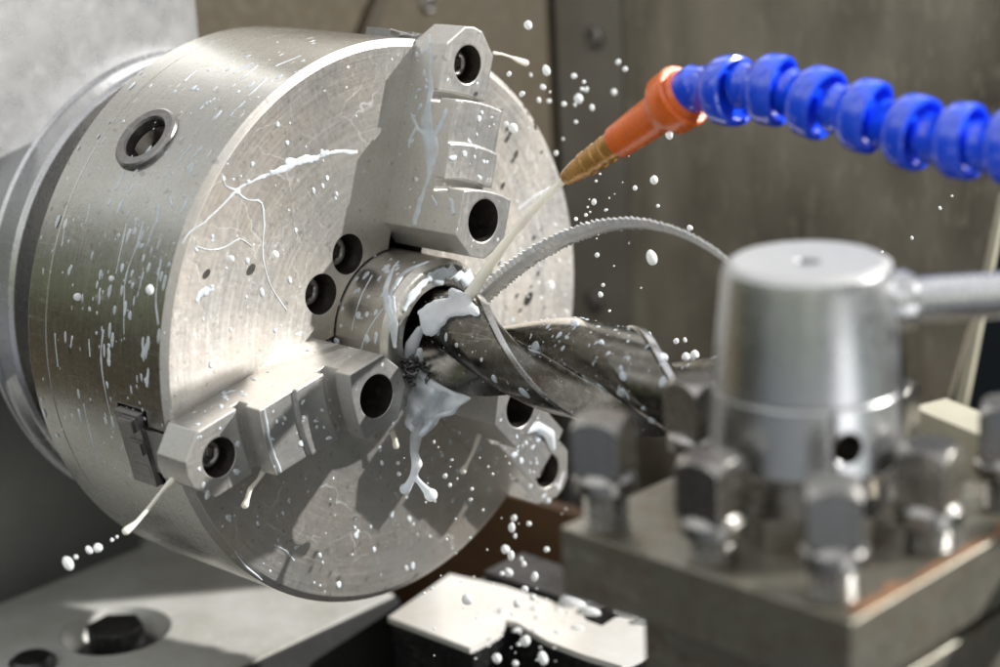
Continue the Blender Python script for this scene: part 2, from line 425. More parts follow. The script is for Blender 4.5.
# socket-head screws
def cap_screw_mesh(rad, h, hexr):
    b = bmesh.new()
    revolve(b, [(-h, 0), (-h, rad), (-.012, rad), (0, rad-.012), (0, hexr*1.18)], 40)
    outer = [b.verts.new(Vector((0, x, y))) for x, y in ngon(40, hexr*1.18)]
    hx = []
    for i in range(40):
        a = 2*math.pi*i/40; seg = (a % (math.pi/3))-math.pi/6; d = hexr*.90/math.cos(seg); hx.append((d*math.cos(a), d*math.sin(a)))
    t = [b.verts.new(Vector((-.008, x, y))) for x, y in hx]; l = [b.verts.new(Vector((-rad*.8, x, y))) for x, y in hx]
    for i in range(40):
        j = (i+1) % 40
        b.faces.new((outer[i], outer[j], t[j], t[i])); b.faces.new((t[i], t[j], l[j], l[i]))
    b.faces.new(l)
    bmesh.ops.remove_doubles(b, verts=b.verts, dist=1e-5)
    return b
for yy, zz in SCR:
    obj('cap_screw', cap_screw_mesh(.07, .05, .038), 'screw', chuck, 30, (-.075, yy, zz), (R(15), 0, 0))

# ---- jaws: built once along local Y, copied round the axis
HW = .15
def arc(rad, n=10): return [(math.sqrt(rad*rad-w*w), w) for w in [HW-(2*HW)*i/n for i in range(n+1)]]
inner = [(.44, -HW), (.362, -.045), (.362, .035), (.44, HW)]
def layer(rad, h): return B(prism, inner+arc(rad), -.02, h)
base = B(prism, inner+[(1.235, HW), (1.325, .055), (1.335, 0), (1.325, -.055), (1.235, -HW)], -.0, .187)
def annulus(r0, r1, h0, h1): return B(revolve, [(h0, r0), (h1, r0), (h1, r1), (h0, r1), (h0, r0)], 160)
def hole(y, r, h0, h1): return B(revolve, [(h0, 0), (h0, r), (h1, r), (h1, 0)], 48, Matrix.Translation((0, y, 0)))
jb = boolean(base, [('UNION', layer(1.015, .296)), ('UNION', layer(.83, .312)), ('UNION', layer(.648, .435)),
    ('DIFFERENCE', annulus(.995, 1.045, .148, .21)), ('DIFFERENCE', annulus(.628, .682, .262, .345)),
    ('DIFFERENCE', hole(1.172, .083, .055, .5)), ('DIFFERENCE', hole(.522, .092, .03, .8))])
for f in jb.faces:
    c = f.calc_center_median()
    for hy, hr in ((1.172, .083), (.522, .092)):
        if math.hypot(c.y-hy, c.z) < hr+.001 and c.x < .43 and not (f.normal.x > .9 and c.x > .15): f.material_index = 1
jaw0 = obj('jaw', jb, ['jaw', 'bore'], chuck, 25)
bb = bmesh.new()
box(bb, -.30, -.15, .40, 1.275, -.165, .165); box(bb, -.15, .002, .40, 1.262, -.098, .098)
for k in range(3): box(bb, -.255, -.165, 1.262, 1.30-.012*k, -.15+.11*k, -.095+.11*k)
jbase = obj('jaw_base', bb, 'screw', jaw0, 25)
sc1 = obj('cap_screw', cap_screw_mesh(.063, .08, .036), 'screw', jaw0, 30, (.125, 1.172, 0), (R(10), 0, 0))
sc2 = obj('inner_bolt', cap_screw_mesh(.075, .05, .04), 'bore', jaw0, 30, (.085, .522, 0))
jaws = [jaw0]
for a in JA[1:]:
    j = jaw0.copy(); COL.objects.link(j); j.parent = chuck; jaws.append(j)
    for ch in (jbase, sc1, sc2):
        c = ch.copy(); COL.objects.link(c); c.parent = j
for j, a, l in zip(jaws, JA, ('upper stepped jaw with a long coolant run down its side', 'left stepped jaw pointing at the operator', 'lower right stepped jaw, half hidden under the drill')):
    j.rotation_euler = (R(a), 0, 0); j['label'] = l

# ---- coolant clinging to the chuck
NX = Vector((1, 0, 0))
cf = bmesh.new()
def face_streak(px, w):
    pts = [at(x, y, 0, .007) for x, y in px]; ribbon(cf, pts, [NX]*len(pts), [v*(.0032 if max(w) < 1.5 else .0042) for v in w], .0022)
face_streak([(247, 184), (262, 177), (284, 168), (300, 161), (318, 157), (336, 152), (356, 152)], [1, 1.6, 3.2, 3.8, 2.4, 1.6, 2.2])
face_streak([(205, 222), (222, 206), (236, 191), (247, 184)], [.7, .9, 1.6, 1])
face_streak([(236, 191), (248, 200), (262, 203), (264, 226), (263, 258), (272, 288), (287, 310)], [1.8, .8, 1, 1.1, .9, .7, .5])
face_streak([(196, 246), (210, 250), (225, 247), (240, 239), (252, 247)], [.5, .8, .8, 1, .6])
face_streak([(222, 175), (226, 186), (236, 191)], [.6, .7, 1.6])
face_streak([(182, 244), (190, 232), (206, 222)], [.5, .7, .7])
face_streak([(518, 210), (535, 196), (552, 188)], [.8, 1.2, .8])
face_streak([(525, 262), (545, 246), (560, 240)], [.5, .9, .6])
face_streak([(275, 545), (287, 552), (294, 560)], [.9, 1.4, 1.2])
face_streak([(235, 552), (246, 566), (262, 580)], [.6, 1.2, .8])
face_streak([(197, 300), (203, 292), (213, 289)], [2.4, 3.4, 1.2])
rnd = random.Random(3)
for x, y, r, st in ((292, 163, .022, 1.8), (306, 159, .020, 1.6), (281, 170, .014, 1.8), (317, 158, .012, 1.6), (238, 192, .013, 1.2), (271, 172, .010, 1.5), (326, 153, .012, 1.5), (263, 178, .008, 1.4), (205, 291, .016, 1.3), (212, 286, .008, 1.6), (248, 183, .009, 1.4)):
    p = at(x+rnd.uniform(-1, 1), y+rnd.uniform(-1, 1), 0, .0062); bead(cf, p, NX, at(x+10, y-4, 0, 0)-at(x, y, 0, 0), r, st, .004)
def in_jaw(y, z):
    for a in JA:
        c, s = math.cos(R(a)), math.sin(R(a)); r_ = y*c+z*s; w = -y*s+z*c
        if r_ > .3 and abs(w) < .17: return True
    return False
cnt = 0
while cnt < 150:
    a = rnd.uniform(0, 2*math.pi); q = 1.2*math.sqrt(rnd.uniform(.12, 1)); y, z = q*math.cos(a), q*math.sin(a)
    if in_jaw(y, z) or (z > .1 and rnd.random() < .45): continue
    bead(cf, Vector((.0065, y, z)), NX, Vector((0, .2, -1)), rnd.choice([.004, .005, .006, .008, .010, .013]), rnd.uniform(1, 1.7)); cnt += 1
def body_pt(x, y):
    p = at_cyl(x, y, RC)
    if p is None or p.x > -.02 or p.x < -.94: return None
    return p
def rn(p): return Vector((0, p.y, p.z)).normalized()
def body_streak(px, w):
    P = [body_pt(x, y) for x, y in px]
    if any(p is None for p in P): return
    ribbon(cf, P, [rn(p) for p in P], [v*.0040 for v in w], .003)
for px, w in [
    ([(158, 207), (157, 220), (152, 230), (148, 244)], [2.6, 1.6, 1.5, 1.2]), ([(143, 223), (137, 245), (126, 276), (124, 305), (124, 334)], [1.8, 1.2, 1, .8, .6]),
    ([(126, 225), (121, 250), (116, 273)], [1.6, 1, .7]), ([(143, 273), (140, 286), (137, 297)], [1.6, 1.1, .6]), ([(161, 260), (156, 295), (158, 324)], [1.2, .9, 1.3]),
    ([(103, 331), (101, 360), (105, 389), (112, 420)], [1.8, 1.3, 1, .7]), ([(108, 352), (109, 364)], [1.2, 2.6]), ([(143, 338), (143, 356)], [1.2, 2.8]),
    ([(148, 369), (147, 385)], [1.2, 2.6]), ([(100, 289), (99, 303)], [1.2, 1.6]), ([(89, 340), (90, 356)], [1, 1]), ([(72, 337), (71, 347)], [1.6, 1.2]), ([(55, 334), (58, 366)], [1, 1]),
    ([(196, 71), (190, 76), (185, 81)], [1.5, 1.5, 1]), ([(251, 64), (242, 68), (234, 73)], [2.4, 2.2, 1]), ([(257, 66), (250, 72), (241, 79)], [1.6, 1.6, .8]),
    ([(266, 79), (258, 87), (248, 96)], [2, 1.6, .8]), ([(209, 102), (204, 105), (200, 109)], [2.6, 2.2, 1.2]), ([(244, 102), (239, 107), (233, 112)], [1.6, 1.5, .8]),
    ([(201, 148), (194, 156), (186, 164)], [2.6, 1.6, .8]), ([(191, 145), (184, 154), (178, 163)], [1.8, 1.4, .9]), ([(193, 165), (189, 175), (186, 185)], [1.6, 1.2, .8]),
    ([(124, 172), (120, 181), (116, 190)], [2, 1.4, .8]), ([(157, 212), (157, 222)], [2.2, 1.4]), ([(170, 198), (172, 206)], [1.4, 1.2]),
    ([(322, 62), (285, 82), (245, 115), (213, 155), (193, 195), (184, 228), (176, 266), (170, 300)], [1, 1.6, 1.4, 1.8, 1.4, 1.6, 1.2, 1]),
    ([(336, 56), (300, 71), (270, 88), (248, 104)], [.8, 1.2, 1.2, .7]), ([(300, 56), (276, 66)], [1, 1.4]), ([(84, 405), (92, 440), (100, 465)], [1.3, 1, .6]),
    ([(130, 432), (137, 450), (146, 462)], [1.4, 1.2, 1.6]), ([(65, 225), (62, 246)], [.7, .6]), ([(90, 205), (86, 222)], [1, .8])]:
    body_streak(px, w)
cnt = 0
while cnt < 210:
    x = rnd.uniform(40, 330); y = rnd.uniform(40, 470); p = body_pt(x, y)
    if p is None or (p.x < -.55 and rnd.random() < .75): continue
    n = rn(p); bead(cf, p, n, Vector((0, -n.z, n.y)), rnd.choice([.004, .005, .006, .008, .010]), rnd.choice([1, 1.3, 2, 3.2])); cnt += 1
obj('coolant_film', cf, 'film', chuck, 60)

# coolant on the jaws, each run on its own jaw
def jaw_local(j, p): return Matrix.Rotation(-R(JA[j]), 4, 'X') @ p
for ji, a in enumerate(JA):
    b = bmesh.new(); NZ = Vector((0, 0, 1)); rr = random.Random(20+ji)
    if ji == 0:
        n = Matrix.Rotation(R(a), 4, 'X') @ NZ
        def side(px, w):
            P = [jaw_local(0, at_plane(x, y, n*(HW+.001), n)) for x, y in px]; ribbon(b, P, [NZ]*len(P), [v*.0042 for v in w], .004)
        side([(429, 36), (430, 62), (430, 90), (427, 118), (430, 142), (431, 166), (425, 188), (419, 206), (415, 222)], [1.6, 2.8, 4.2, 6, 9, 4.5, 3, 3, 4])
        side([(430, 140), (419, 130), (411, 114)], [5, 3, 1.5]); side([(417, 128), (410, 138), (409, 148)], [2.4, 2, 1]); side([(430, 140), (441, 125), (446, 110)], [6, 3.5, 2])
        side([(450, 200), (453, 212)], [2.2, 3]); side([(432, 196), (437, 206)], [1, 1.2])
    for _ in range(34):
        r_, w = rr.uniform(.45, 1.28), rr.uniform(-.13, .13)
        if math.hypot(r_-1.172, w) < .1 or math.hypot(r_-.522, w) < .11 or .6 < r_ < .7 or .98 < r_ < 1.06: continue
        h = .435 if r_ < .62 else .312 if r_ < .82 else .296 if r_ < .99 else .187
        bead(b, Vector((h+.0005, r_, w)), NX, Vector((0, rr.uniform(-1, 1), rr.uniform(-1, 1)+.01)), rr.choice([.005, .007, .009, .013]), rr.uniform(1, 2))
    for _ in range(16):
        r_ = rr.uniform(.5, 1.2); h = rr.uniform(.02, .16)
        s = 1 if ji == 0 else -1
        bead(b, Vector((h, r_, s*(HW+.0005))), NZ*s, Vector((rr.uniform(-1, 1), rr.uniform(-1, 1), 0)), rr.choice([.005, .007, .010]), rr.uniform(1, 2.2))
    if ji == 1:
        for r0, h0, h1 in ((1.02, .18, .30), (.655, .30, .43)):
            for dr in (-.028, .03):
                P = [Vector((h0-.03 if dr > 0 else h1, math.sqrt((r0+dr)**2-w*w), w)) for w in (-.14, -.07, 0, .07, .14)]
                ribbon(b, P, [NX]*5, [.005, .006, .004, .006, .005], .005)
        P = [Vector((.18, 1.24, -.13)), Vector((.13, 1.3, -.07)), Vector((.08, 1.3, -.06))]
        ribbon(b, P, [Vector((.2, .8, -.6)).normalized()]*3, [.008, .009, .006], .006)
    if ji == 2:
        bl = []
        for _ in range(26):
            r_, w = rr.uniform(1.05, 1.30), rr.uniform(-.13, .13)
            if math.hypot(r_-1.172, w) < .10: continue
            q_ = rr.uniform(.010, .022); bl.append((Vector((.187-.6*q_, r_, w)), q_))
        bl += strand([Vector((.18, 1.28, .06)), Vector((.17, 1.31, -.02)), Vector((.14, 1.33, -.03))], [.012, .022, .016])
        bl += strand([Vector((.315, .74, -.03)), Vector((.312, .82, .06)), Vector((.30, .93, .085)), Vector((.29, 1.0, .05)), Vector((.2, 1.05, .03))], [.014, .024, .026, .022, .024])
        liquid('coolant_run', bl, 'veil', jaws[ji], .008, 4)['kind'] = 'stuff'
    obj('coolant_film', b, 'film', jaws[ji], 60)

# ================================================================== WORKPIECE, DRILL, CHIP
RW, XW = .338, .315
wp = thing('workpiece', 'short thick round steel bar gripped between the three jaws', 'workpiece')
wb = B(revolve, [(-.6, 0), (-.6, RW), (XW-.03, RW), (XW-.004, RW-.022), (XW, RW-.035), (XW-.004, .230), (XW-.02, .219), (-.1, .219), (-.2, 0)], 128)
obj('bar', wb, 'work', wp, 25)
b = bmesh.new(); rr = random.Random(5)
def ws(px, w, rad=RW):
    P = [at_cyl(x, y, rad) for x, y in px]
    if any(p is None for p in P): return
    ribbon(b, P, [rn(p) for p in P], [v*.0046 for v in w], .005)
ws([(398, 262), (388, 280), (386, 300), (392, 322)], [1.5, 3, 3.5, 2]); ws([(372, 276), (360, 300), (352, 330)], [1, .9, .6]); ws([(428, 262), (408, 270), (396, 284), (388, 300)], [1.5, 3.5, 2.6, 1.5])
ws([(392, 300), (394, 325), (395, 345)], [4, 5, 3]); ws([(382, 310), (366, 335), (360, 355)], [1.2, 1, .7])
for _ in range(40):
    p = at_cyl(rr.uniform(335, 400), rr.uniform(255, 370), RW)
    if p is None or p.x > .27: continue
    bead(b, p, rn(p), Vector((0, -1, -1)), rr.choice([.006, .008, .012, .016]), rr.uniform(1, 2))
for a0, a1, w in ((60, 100, .03), (100, 140, .018), (20, 60, .035), (-25, 15, .03)):
    P = [Vector((XW-.0005, .275*math.cos(R(t)), .275*math.sin(R(t)))) for t in (a0, (2*a0+a1)/3, (a0+2*a1)/3, a1)]
    ribbon(b, P, [NX]*4, [w*.6, w, w*1.1, w*.7], .012)
obj('coolant_film', b, 'film', wp, 60)

RD, PITCH, PH0 = .215, 1.75, -31
drill = thing('twist_drill', 'thick dark steel twist drill boring into the round bar', 'drill')
N = 120
def drill_r(ph):
    ph = ph % math.pi; land = R(68)
    if ph < R(11): return RD
    if ph < land: return RD-.012
    t = (ph-land)/(math.pi-land)
    s = math.sin(math.pi*t**2.7)
    return RD-.012*(1-t)-(RD-.07)*s**.85-.02*math.sin(math.pi*min(1, t*1.6))
b = bmesh.new(); rows = []
x = -.05
while x <= 2.3:
    th = R(PH0)+2*math.pi*x/PITCH
    rows.append([b.verts.new((x, drill_r(2*math.pi*i/N)*math.cos(th+2*math.pi*i/N), drill_r(2*math.pi*i/N)*math.sin(th+2*math.pi*i/N))) for i in range(N)])
    x += .016
for a, c in zip(rows, rows[1:]):
    for i in range(N):
        j = (i+1) % N; f = b.faces.new((a[i], a[j], c[j], c[i])); f.material_index = 1 if (2*math.pi*(i+.5)/N) % math.pi < R(9) else 0
b.faces.new(rows[0]); b.faces.new(rows[-1])
obj('fluted_body', b, ['drill', 'ring'], drill, 28)
b = bmesh.new(); rr = random.Random(12)
for _ in range(150):
    x = rr.uniform(.34, 1.75); th = R(rr.uniform(50, 215)); ph = th-R(PH0)-2*math.pi*x/PITCH
    r0 = drill_r(ph); e = .02
    if x < .8 and rr.random() < .55: continue
    def sp(xx, tt): q = drill_r(tt-R(PH0)-2*math.pi*xx/PITCH); return Vector((xx, q*math.cos(tt), q*math.sin(tt)))
    p = sp(x, th); du = sp(x+e, th)-p; dv = sp(x, th+e)-p; n = dv.cross(du).normalized()
    if n.dot(Vector((0, p.y, p.z))) < 0: n = -n
    if n.dot(Vector((0, p.y, p.z)).normalized()) < .45: continue
    s = rr.choice([.003, .004, .004, .005, .006, .008, .011, .015, .019]); bead(b, p+n*.0005, n, dv+du*rr.uniform(-.4, .4), s, rr.uniform(1, 2.2), s*.28)
obj('coolant_film', b, 'film', drill, 60)

# curling chip
cp = [at(x, y, 1, .10) for x, y in [(474, 306), (492, 289), (512, 272), (534, 257), (560, 243), (586, 233), (612, 227), (640, 226), (668, 231), (694, 241), (716, 254), (738, 271)]]
fine = []
for i in range(len(cp)-1):
    p0, p1, p2, p3 = cp[max(i-1, 0)], cp[i], cp[i+1], cp[min(i+2, len(cp)-1)]
    for k in range(20):
        t = k/20; fine.append(.5*((2*p1)+(p2-p0)*t+(2*p0-5*p1+4*p2-p3)*t*t+(3*p1-p0-3*p2+p3)*t**3))
b = bmesh.new(); prev = None; rr = random.Random(8)
for i in range(0, len(fine)-1):
    p = fine[i]; t = (fine[i+1]-p).normalized(); tw = R(40+16*i/len(fine)+rr.uniform(-3, 3)); side_ = Vector((0, 1, 0)); upv = side_.cross(t).normalized()*-1
    if upv.z < 0: upv = -upv
    w_dir = (upv*math.cos(tw)-side_*math.sin(tw)).normalized(); nd = t.cross(w_dir).normalized()
    hw = (.040, .044, .051, .039)[i % 4]*rr.uniform(.9, 1.08); lo = (.040, .048, .042)[i % 3]*rr.uniform(.9, 1.08)
    rib = rr.uniform(-.0006, .0006)
    row = [b.verts.new(p+w_dir*a+nd*(c+rib)) for a, c in ((-lo, -.010), (-.018, .003), (.002, .007), (.022, .003), (hw, -.009), (hw, -.014), (.0, -.002), (-lo, -.015))]
    if prev:
        for k in range(8): b.faces.new((prev[k], prev[(k+1) % 8], row[(k+1) % 8], row[k]))
    else: b.faces.new(row)
    prev = row
b.faces.new(prev)
chip = obj('metal_chip', b, 'chip', None, 20); tag(chip, 'long curling serrated silver chip arching up from the drill', 'chip')

# ================================================================== COOLANT HOSE
hose = thing('coolant_hose', 'blue segmented coolant hose with an orange nozzle', 'hose', (1.5, .15, 1.1))
hinv = Matrix.Translation((-1.5, -.15, -1.1))
def H(x, z): return hinv @ Vector((x, .15, z))
hc = [H(1.60, 1.140), H(1.735, 1.158), H(1.925, 1.178), H(2.115, 1.152), H(2.318, 1.120), H(2.510, 1.082), H(2.700, 1.066), H(2.890, 1.064), H(3.08, 1.07)]
SEG = [(-.085, 0), (-.082, .045), (-.06, .075), (-.03, .09), (0, .088), (.018, .094), (.04, .116), (.062, .128), (.075, .131), (.128, .131), (.138, .127), (.142, .118), (.138, .108), (.105, .100), (.105, 0)]
for i in range(1, len(hc)-1):
    b = bmesh.new(); d = (hc[i+1]-hc[i]) + Vector((0, (.015, -.02, .03, -.01, .02, -.02, .01)[i % 7], (.008, -.008, .01, -.012, .008, -.006, .005)[i % 7]))
    revolve(b, [(x-.075, r) for x, r in SEG], 56, frame(hc[i], d)); obj('hose_segment', b, 'blue', hose, 28)
tip_w = H(.930, .737); base_w = H(1.545, 1.128)
ax = (tip_w-base_w); Ln = ax.length; nm = frame(base_w, ax)
b = bmesh.new()
revolve(b, [(-.02, 0), (-.02, .085), (0, .098), (.0, .118), (.010, .125), (.085, .123), (.095, .118), (.135, .086), (.16, .080), (Ln*.56-.01, .068), (Ln*.56, .060), (Ln*.56, 0)], 64, nm)
nz = obj('nozzle', b, 'orange', hose, 28)
b = bmesh.new()
revolve(b, [(Ln*.54, 0), (Ln*.54, .056), (Ln*.60, .057), (Ln*.605, .052), (Ln*.63, .052), (Ln*.635, .057), (Ln*.66, .056), (Ln*.67, .050), (Ln*.70, .050), (Ln*.71, .055), (Ln*.75, .054), (Ln*.755, .049), (Ln*.79, .049), (Ln*.80, .053), (Ln*.83, .052), (Ln*.84, .046), (Ln*.90, .044), (Ln*.985, .034), (Ln, .030), (Ln, .020), (Ln*.95, .018), (Ln*.95, 0)], 48, nm)
obj('nozzle_tip', b, 'brass', nz, 28)
b = bmesh.new(); revolve(b, [(-.13, 0), (-.12, .05), (-.08, .083), (-.03, .09), (.0, .08), (.0, 0)], 48, nm); obj('hose_ball', b, 'blue', hose, 28)

# ================================================================== MOVING COOLANT
TIP = Vector((.930, .15, .737))
end = Vector((.50, -.03, .20))
pts = []
for i in range(25):
    t = i/24; p = TIP.lerp(end, t); p.z += .045*math.sin(math.pi*t)*(.9-.3*t); pts.append(p)
jit = random.Random(2)
b = bmesh.new(); tube(b, pts, [.015+.011*(i/24)+jit.uniform(-.0014, .0014) for i in range(25)], 14)
tag(obj('coolant_jet', b, 'jet', None, 60), 'cream jet of coolant falling from the nozzle onto the drill', 'coolant')

bl = []
D0 = lambda x, y, o=0: at_depth(x, y, 8.0-o)
def on_drill(x, y, r=RD+.01):
    p = at_cyl(x, y, r); return p if p is not None else at(x, y, 1, -.05)
rs = random.Random(6)
def pool(px, r0, r1, n):                                   # small drops of liquid filling an outline on the drill
    xs = [p[0] for p in px]; ys = [p[1] for p in px]; k_ = 0
    while k_ < n:
        x, y = rs.uniform(min(xs), max(xs)), rs.uniform(min(ys), max(ys)); ins = False
        for (xa, ya), (xb, yb) in zip(px, px[1:]+px[:1]):
            if (ya > y) != (yb > y) and x < (xb-xa)*(y-ya)/(yb-ya)+xa: ins = not ins
        if not ins: continue
        bl.append((on_drill(x, y, RD+.002), rs.uniform(r0, r1))); k_ += 1
pool([(420, 312), (432, 303), (450, 300), (466, 299), (476, 305), (478, 314), (462, 313), (449, 316), (440, 325), (432, 335), (424, 333), (421, 322)], .010, .018, 420)
bl += strand([at(466, 301, 1, -.06), at(458, 298, 1, -.02), at(452, 292, 1, .02)], [.03, .035, .02])
bl += strand([on_drill(x, y, RD-.02) for x, y in ((420, 330), (412, 345), (408, 362))], [.02, .03, .026])
tag(liquid('coolant_splash', bl, 'veil', voxel=.007), 'pool of milky coolant on the drill where the jet lands', 'coolant')
bl = []
v = lambda x, y, yy=-.22: at(x, y, 1, yy)
LE = [(402, 372), (403, 388), (405, 405), (408, 420), (411, 434)]; RE = [(428, 380), (468, 396), (452, 411), (437, 418), (425, 436)]
for i in range(4):
    for a_ in range(12):
        t = a_/12; l = [LE[i][c]*(1-t)+LE[i+1][c]*t for c in (0, 1)]; r = [RE[i][c]*(1-t)+RE[i+1][c]*t for c in (0, 1)]; f = (i+t)/4
        m_ = max(4, int((r[0]-l[0])/1.6))
        for q_ in range(m_+1):
            u = q_/m_; yy = -.17-.10*f+.04*math.sin(u*8+f*5)*(.4+f)+.022*math.sin(u*17-f*9)
            bl.append((v(l[0]+(r[0]-l[0])*u+1.5*math.sin(f*21+u*3), l[1]+(r[1]-l[1])*u+2.5*math.sin(u*7+f*4), yy), .009+.009*abs(math.sin(u*5.3+f*3.1))*abs(math.sin(u*2.2+f*6))))
bl += strand([v(416, 436, -.26), v(414, 452, -.27), v(417, 464, -.27), v(413, 477, -.27), v(407, 488, -.27)], [.028, .020, .022, .017, .020])
bl += strand([v(414, 476, -.27), v(421, 484, -.27), v(430, 494, -.27)], [.014, .014, .022]); bl.append((v(405, 489, -.27), .026)); bl.append((v(431, 495, -.27), .031)); bl.append((v(417, 464, -.27), .026))
bl += strand([v(396, 340, -.2), v(400, 360, -.19), v(406, 380, -.18)], [.02, .03, .028]); bl += strand([v(420, 350, -.2), v(418, 365, -.19), v(424, 380, -.18)], [.014, .026, .02]); bl += strand([v(392, 375, -.2), v(404, 385, -.18)], [.012, .02])
tag(liquid('coolant_splash', bl, 'veil', voxel=.007, smooth=5), 'torn veil of coolant hanging under the bar with a forked tail', 'coolant')
b = bmesh.new(); rr = random.Random(44); cc = at(412, 366, 1, -.235)
for _ in range(26):
    p = cc+Vector((rr.gauss(0, .03), rr.gauss(0, .012), rr.gauss(0, .035))); m_ = frame(p, (rr.uniform(-1, 1), rr.uniform(-1, 1), rr.uniform(-1, 1)))
    tube(b, [m_ @ Vector((.012*q_-.02, .014*math.sin(q_*1.1), .010*math.cos(q_*1.3))) for q_ in range(5)], [.003, .009, .011, .008, .003], 5)
tag(obj('chip_clump', b, 'black', None, 30), 'small clump of dark wet chips where the drill enters the bar', 'chips')
def drip(px, rad, axis, val, label):
    bl = strand([at(x, y, axis, val) for x, y in px], rad)
    tag(liquid('coolant_drip', bl, 'jet', voxel=.006, smooth=5), label, 'coolant')
drip([(174, 478), (162, 491), (148, 509), (136, 523), (126, 531)], [.016, .010, .010, .011, .018], 0, .06, 'long slanting drip trailing from the outer end of the left jaw')
drip([(264, 470), (258, 480), (250, 489), (247, 500), (245, 505)], [.015, .010, .012, .012, .018], 0, .16, 'short curved drip under the step of the left jaw')
drip([(479, 436), (473, 452), (467, 464), (463, 471)], [.014, .011, .010, .018], 0, .28, 'thin drip hanging beside the lower jaw under the drill')
drip([(494, 53), (502, 54), (511, 57), (518, 60), (526, 63)], [.010, .007, .007, .013, .016], 0, .16, 'string of coolant flung sideways off the top of the upper jaw')
drip([(392, 432), (395, 440), (396, 446)], [.016, .012, .016], 0, .1, 'stubby brown-lit drip between left jaw and veil of coolant')

G1 = [(528, 25, 4.3), (509, 74, 2.6), (531, 75, 1.6), (546.5, 70.6, 4), (574, 76, 3), (584, 82, 2), (543, 87, 2.8), (522, 94, 2.8), (539, 100, 2.2), (549, 101, 2.6), (564, 104, 2.8), (578.5, 98.7, 4.8),
      (586, 89.5, 2.6), (592, 107.6, 2.6), (576, 122, 2), (618, 62, 2.8), (625, 69, 2.8), (614, 92, 3), (513, 128, 4.6), (506, 124, 2.6), (556, 153, 2.4), (563, 139, 1.4), (575, 105, 1.4), (550, 92, 1.3), (582, 89, 2.2)]
G2 = [(654, 180, 4.3), (635, 188, 2.6), (594, 202, 2.8), (606, 210, 1.6), (658, 206, 2), (596, 181, 1.5), (600, 174, 1.3), (590, 212, 1.2), (652, 258, 5.5), (597, 255, 2.6), (600.6, 294.6, 2.6), (603, 285, 2), (642, 337.5, 4), (649, 335, 2.6),
      (676, 341, 3), (685, 340, 2), (686, 357, 4.6), (694.5, 355.5, 5), (576, 219, 2), (586, 215, 2), (609.5, 311, 1.5), (596, 323, 2), (690, 228, 3), (641, 288, 1), (614, 266, 1), (669, 134, 4), (912, 238, 1.6), (952, 196, 1.4), (940, 208, 1.6), (882, 252, 1.6)]
G3 = [(549.5, 285.7, 5), (555, 225, 2), (538, 283, 2), (559, 261, 1.8), (566, 311, 1.6), (513, 262, 1.6), (541, 298, 1.8), (552, 274, 1.4), (565, 295, 1.4), (520, 250, 1.5), (554, 316, 1.4), (231, 259, 3.6), (275, 255, 4.4)]
G4 = [(81, 297, 4.2), (153, 290, 4.2), (115, 279, 3)]
G5 = [(68, 563, 5.2), (76, 557, 2.3), (89, 550, 3.2), (98, 548, 4.8), (112, 540, 2), (117, 537, 1.6)]
G6 = [(445, 476, 2.8), (472, 489, 2), (470.5, 499.5, 1.8), (513.7, 518, 3.2), (511.6, 527.4, 3.6), (529, 523.7, 2.8), (515, 536, 2), (505.5, 549.5, 4.5), (511, 555.6, 3.6), (546.7, 549.5, 3), (521.5, 559, 1.8), (524, 564, 2.6), (534.8, 576.7, 3.6),
      (508.6, 572.6, 4.5), (502, 573.7, 2.5), (525, 589, 3.3), (533, 597.5, 3.6), (467.4, 599.5, 5.8), (517, 604, 4), (525, 640.7, 5.5), (496.7, 658, 4.8), (515.4, 663.5, 3.3), (543, 658.4, 5), (483, 510, 1.5), (450, 485, 2.2), (398, 463, 2.2), (382, 463, 2), (399, 474, 2.4), (434, 442, 1.5)]
rd = random.Random(31)
for _ in range(55): G6.append((rd.gauss(478, 48), rd.uniform(425, 662), rd.choice([.8, 1, 1.2, 1.5])))
for _ in range(14): G3.append((rd.uniform(500, 570), rd.uniform(180, 330), rd.choice([.8, 1, 1.3])))
for _ in range(12): G2.append((rd.uniform(585, 640), rd.uniform(150, 250), rd.choice([.7, .9, 1.2])))
def droplets(lst, depth_of, label, group):
    for x, y, r in lst:
        if not (-10 < x < 1010): continue
        p, d = depth_of(x, y); rad = r*d/FP
        b = bmesh.new(); s = rd.choice([1, 1.06, 1.12, 1.25, 1.5])
        bmesh.ops.create_icosphere(b, subdivisions=2 if r < 3 else 3, radius=rad*.98)
        ax_ = rd.uniform(-1.2, 1.2)
        for vtx in b.verts:
            vtx.co.z *= s
            vtx.co = Matrix.Rotation(ax_, 3, 'Y') @ vtx.co
            vtx.co *= 1+.09*math.sin(3*vtx.co.x/rad+ax_*9)*math.cos(2*vtx.co.y/rad)
        o = obj('coolant_droplet', b, 'cool', None, 180, p); tag(o, label, 'droplet', group)
def dep(p): return p, (p-CAM).dot(VD)
droplets(G1, lambda x, y: dep(at(x, y, 0, .14+rd.uniform(-.1, .15))), 'coolant droplet flying off beside the outer end of the upper jaw', 'droplets flung off the upper jaw')
droplets(G2, lambda x, y: dep(at_depth(x, y, 8.05+rd.uniform(-.25, .3))), 'coolant droplet in the air around the nozzle and the arching chip', 'droplets in front of the grimy guard')
droplets(G3, lambda x, y: dep(at(x, y, 0, .075)), 'coolant droplet hovering just above the chuck face', 'droplets before the chuck face')
droplets(G4, lambda x, y: dep(at_cyl(x, y, RC)-VD*.07), 'coolant droplet hovering before the curved side of the chuck', 'droplets before the chuck side')
droplets(G5, lambda x, y: dep(at(x, y, 0, .06)), 'coolant droplet at the end of the long slanting drip', 'droplets ahead of the slanting drip')
droplets(G6, lambda x, y: dep(at(x, y, 0, .32+rd.uniform(-.12, .12))), 'coolant droplet raining down below the veil and the lower jaw', 'droplets falling below the drill')

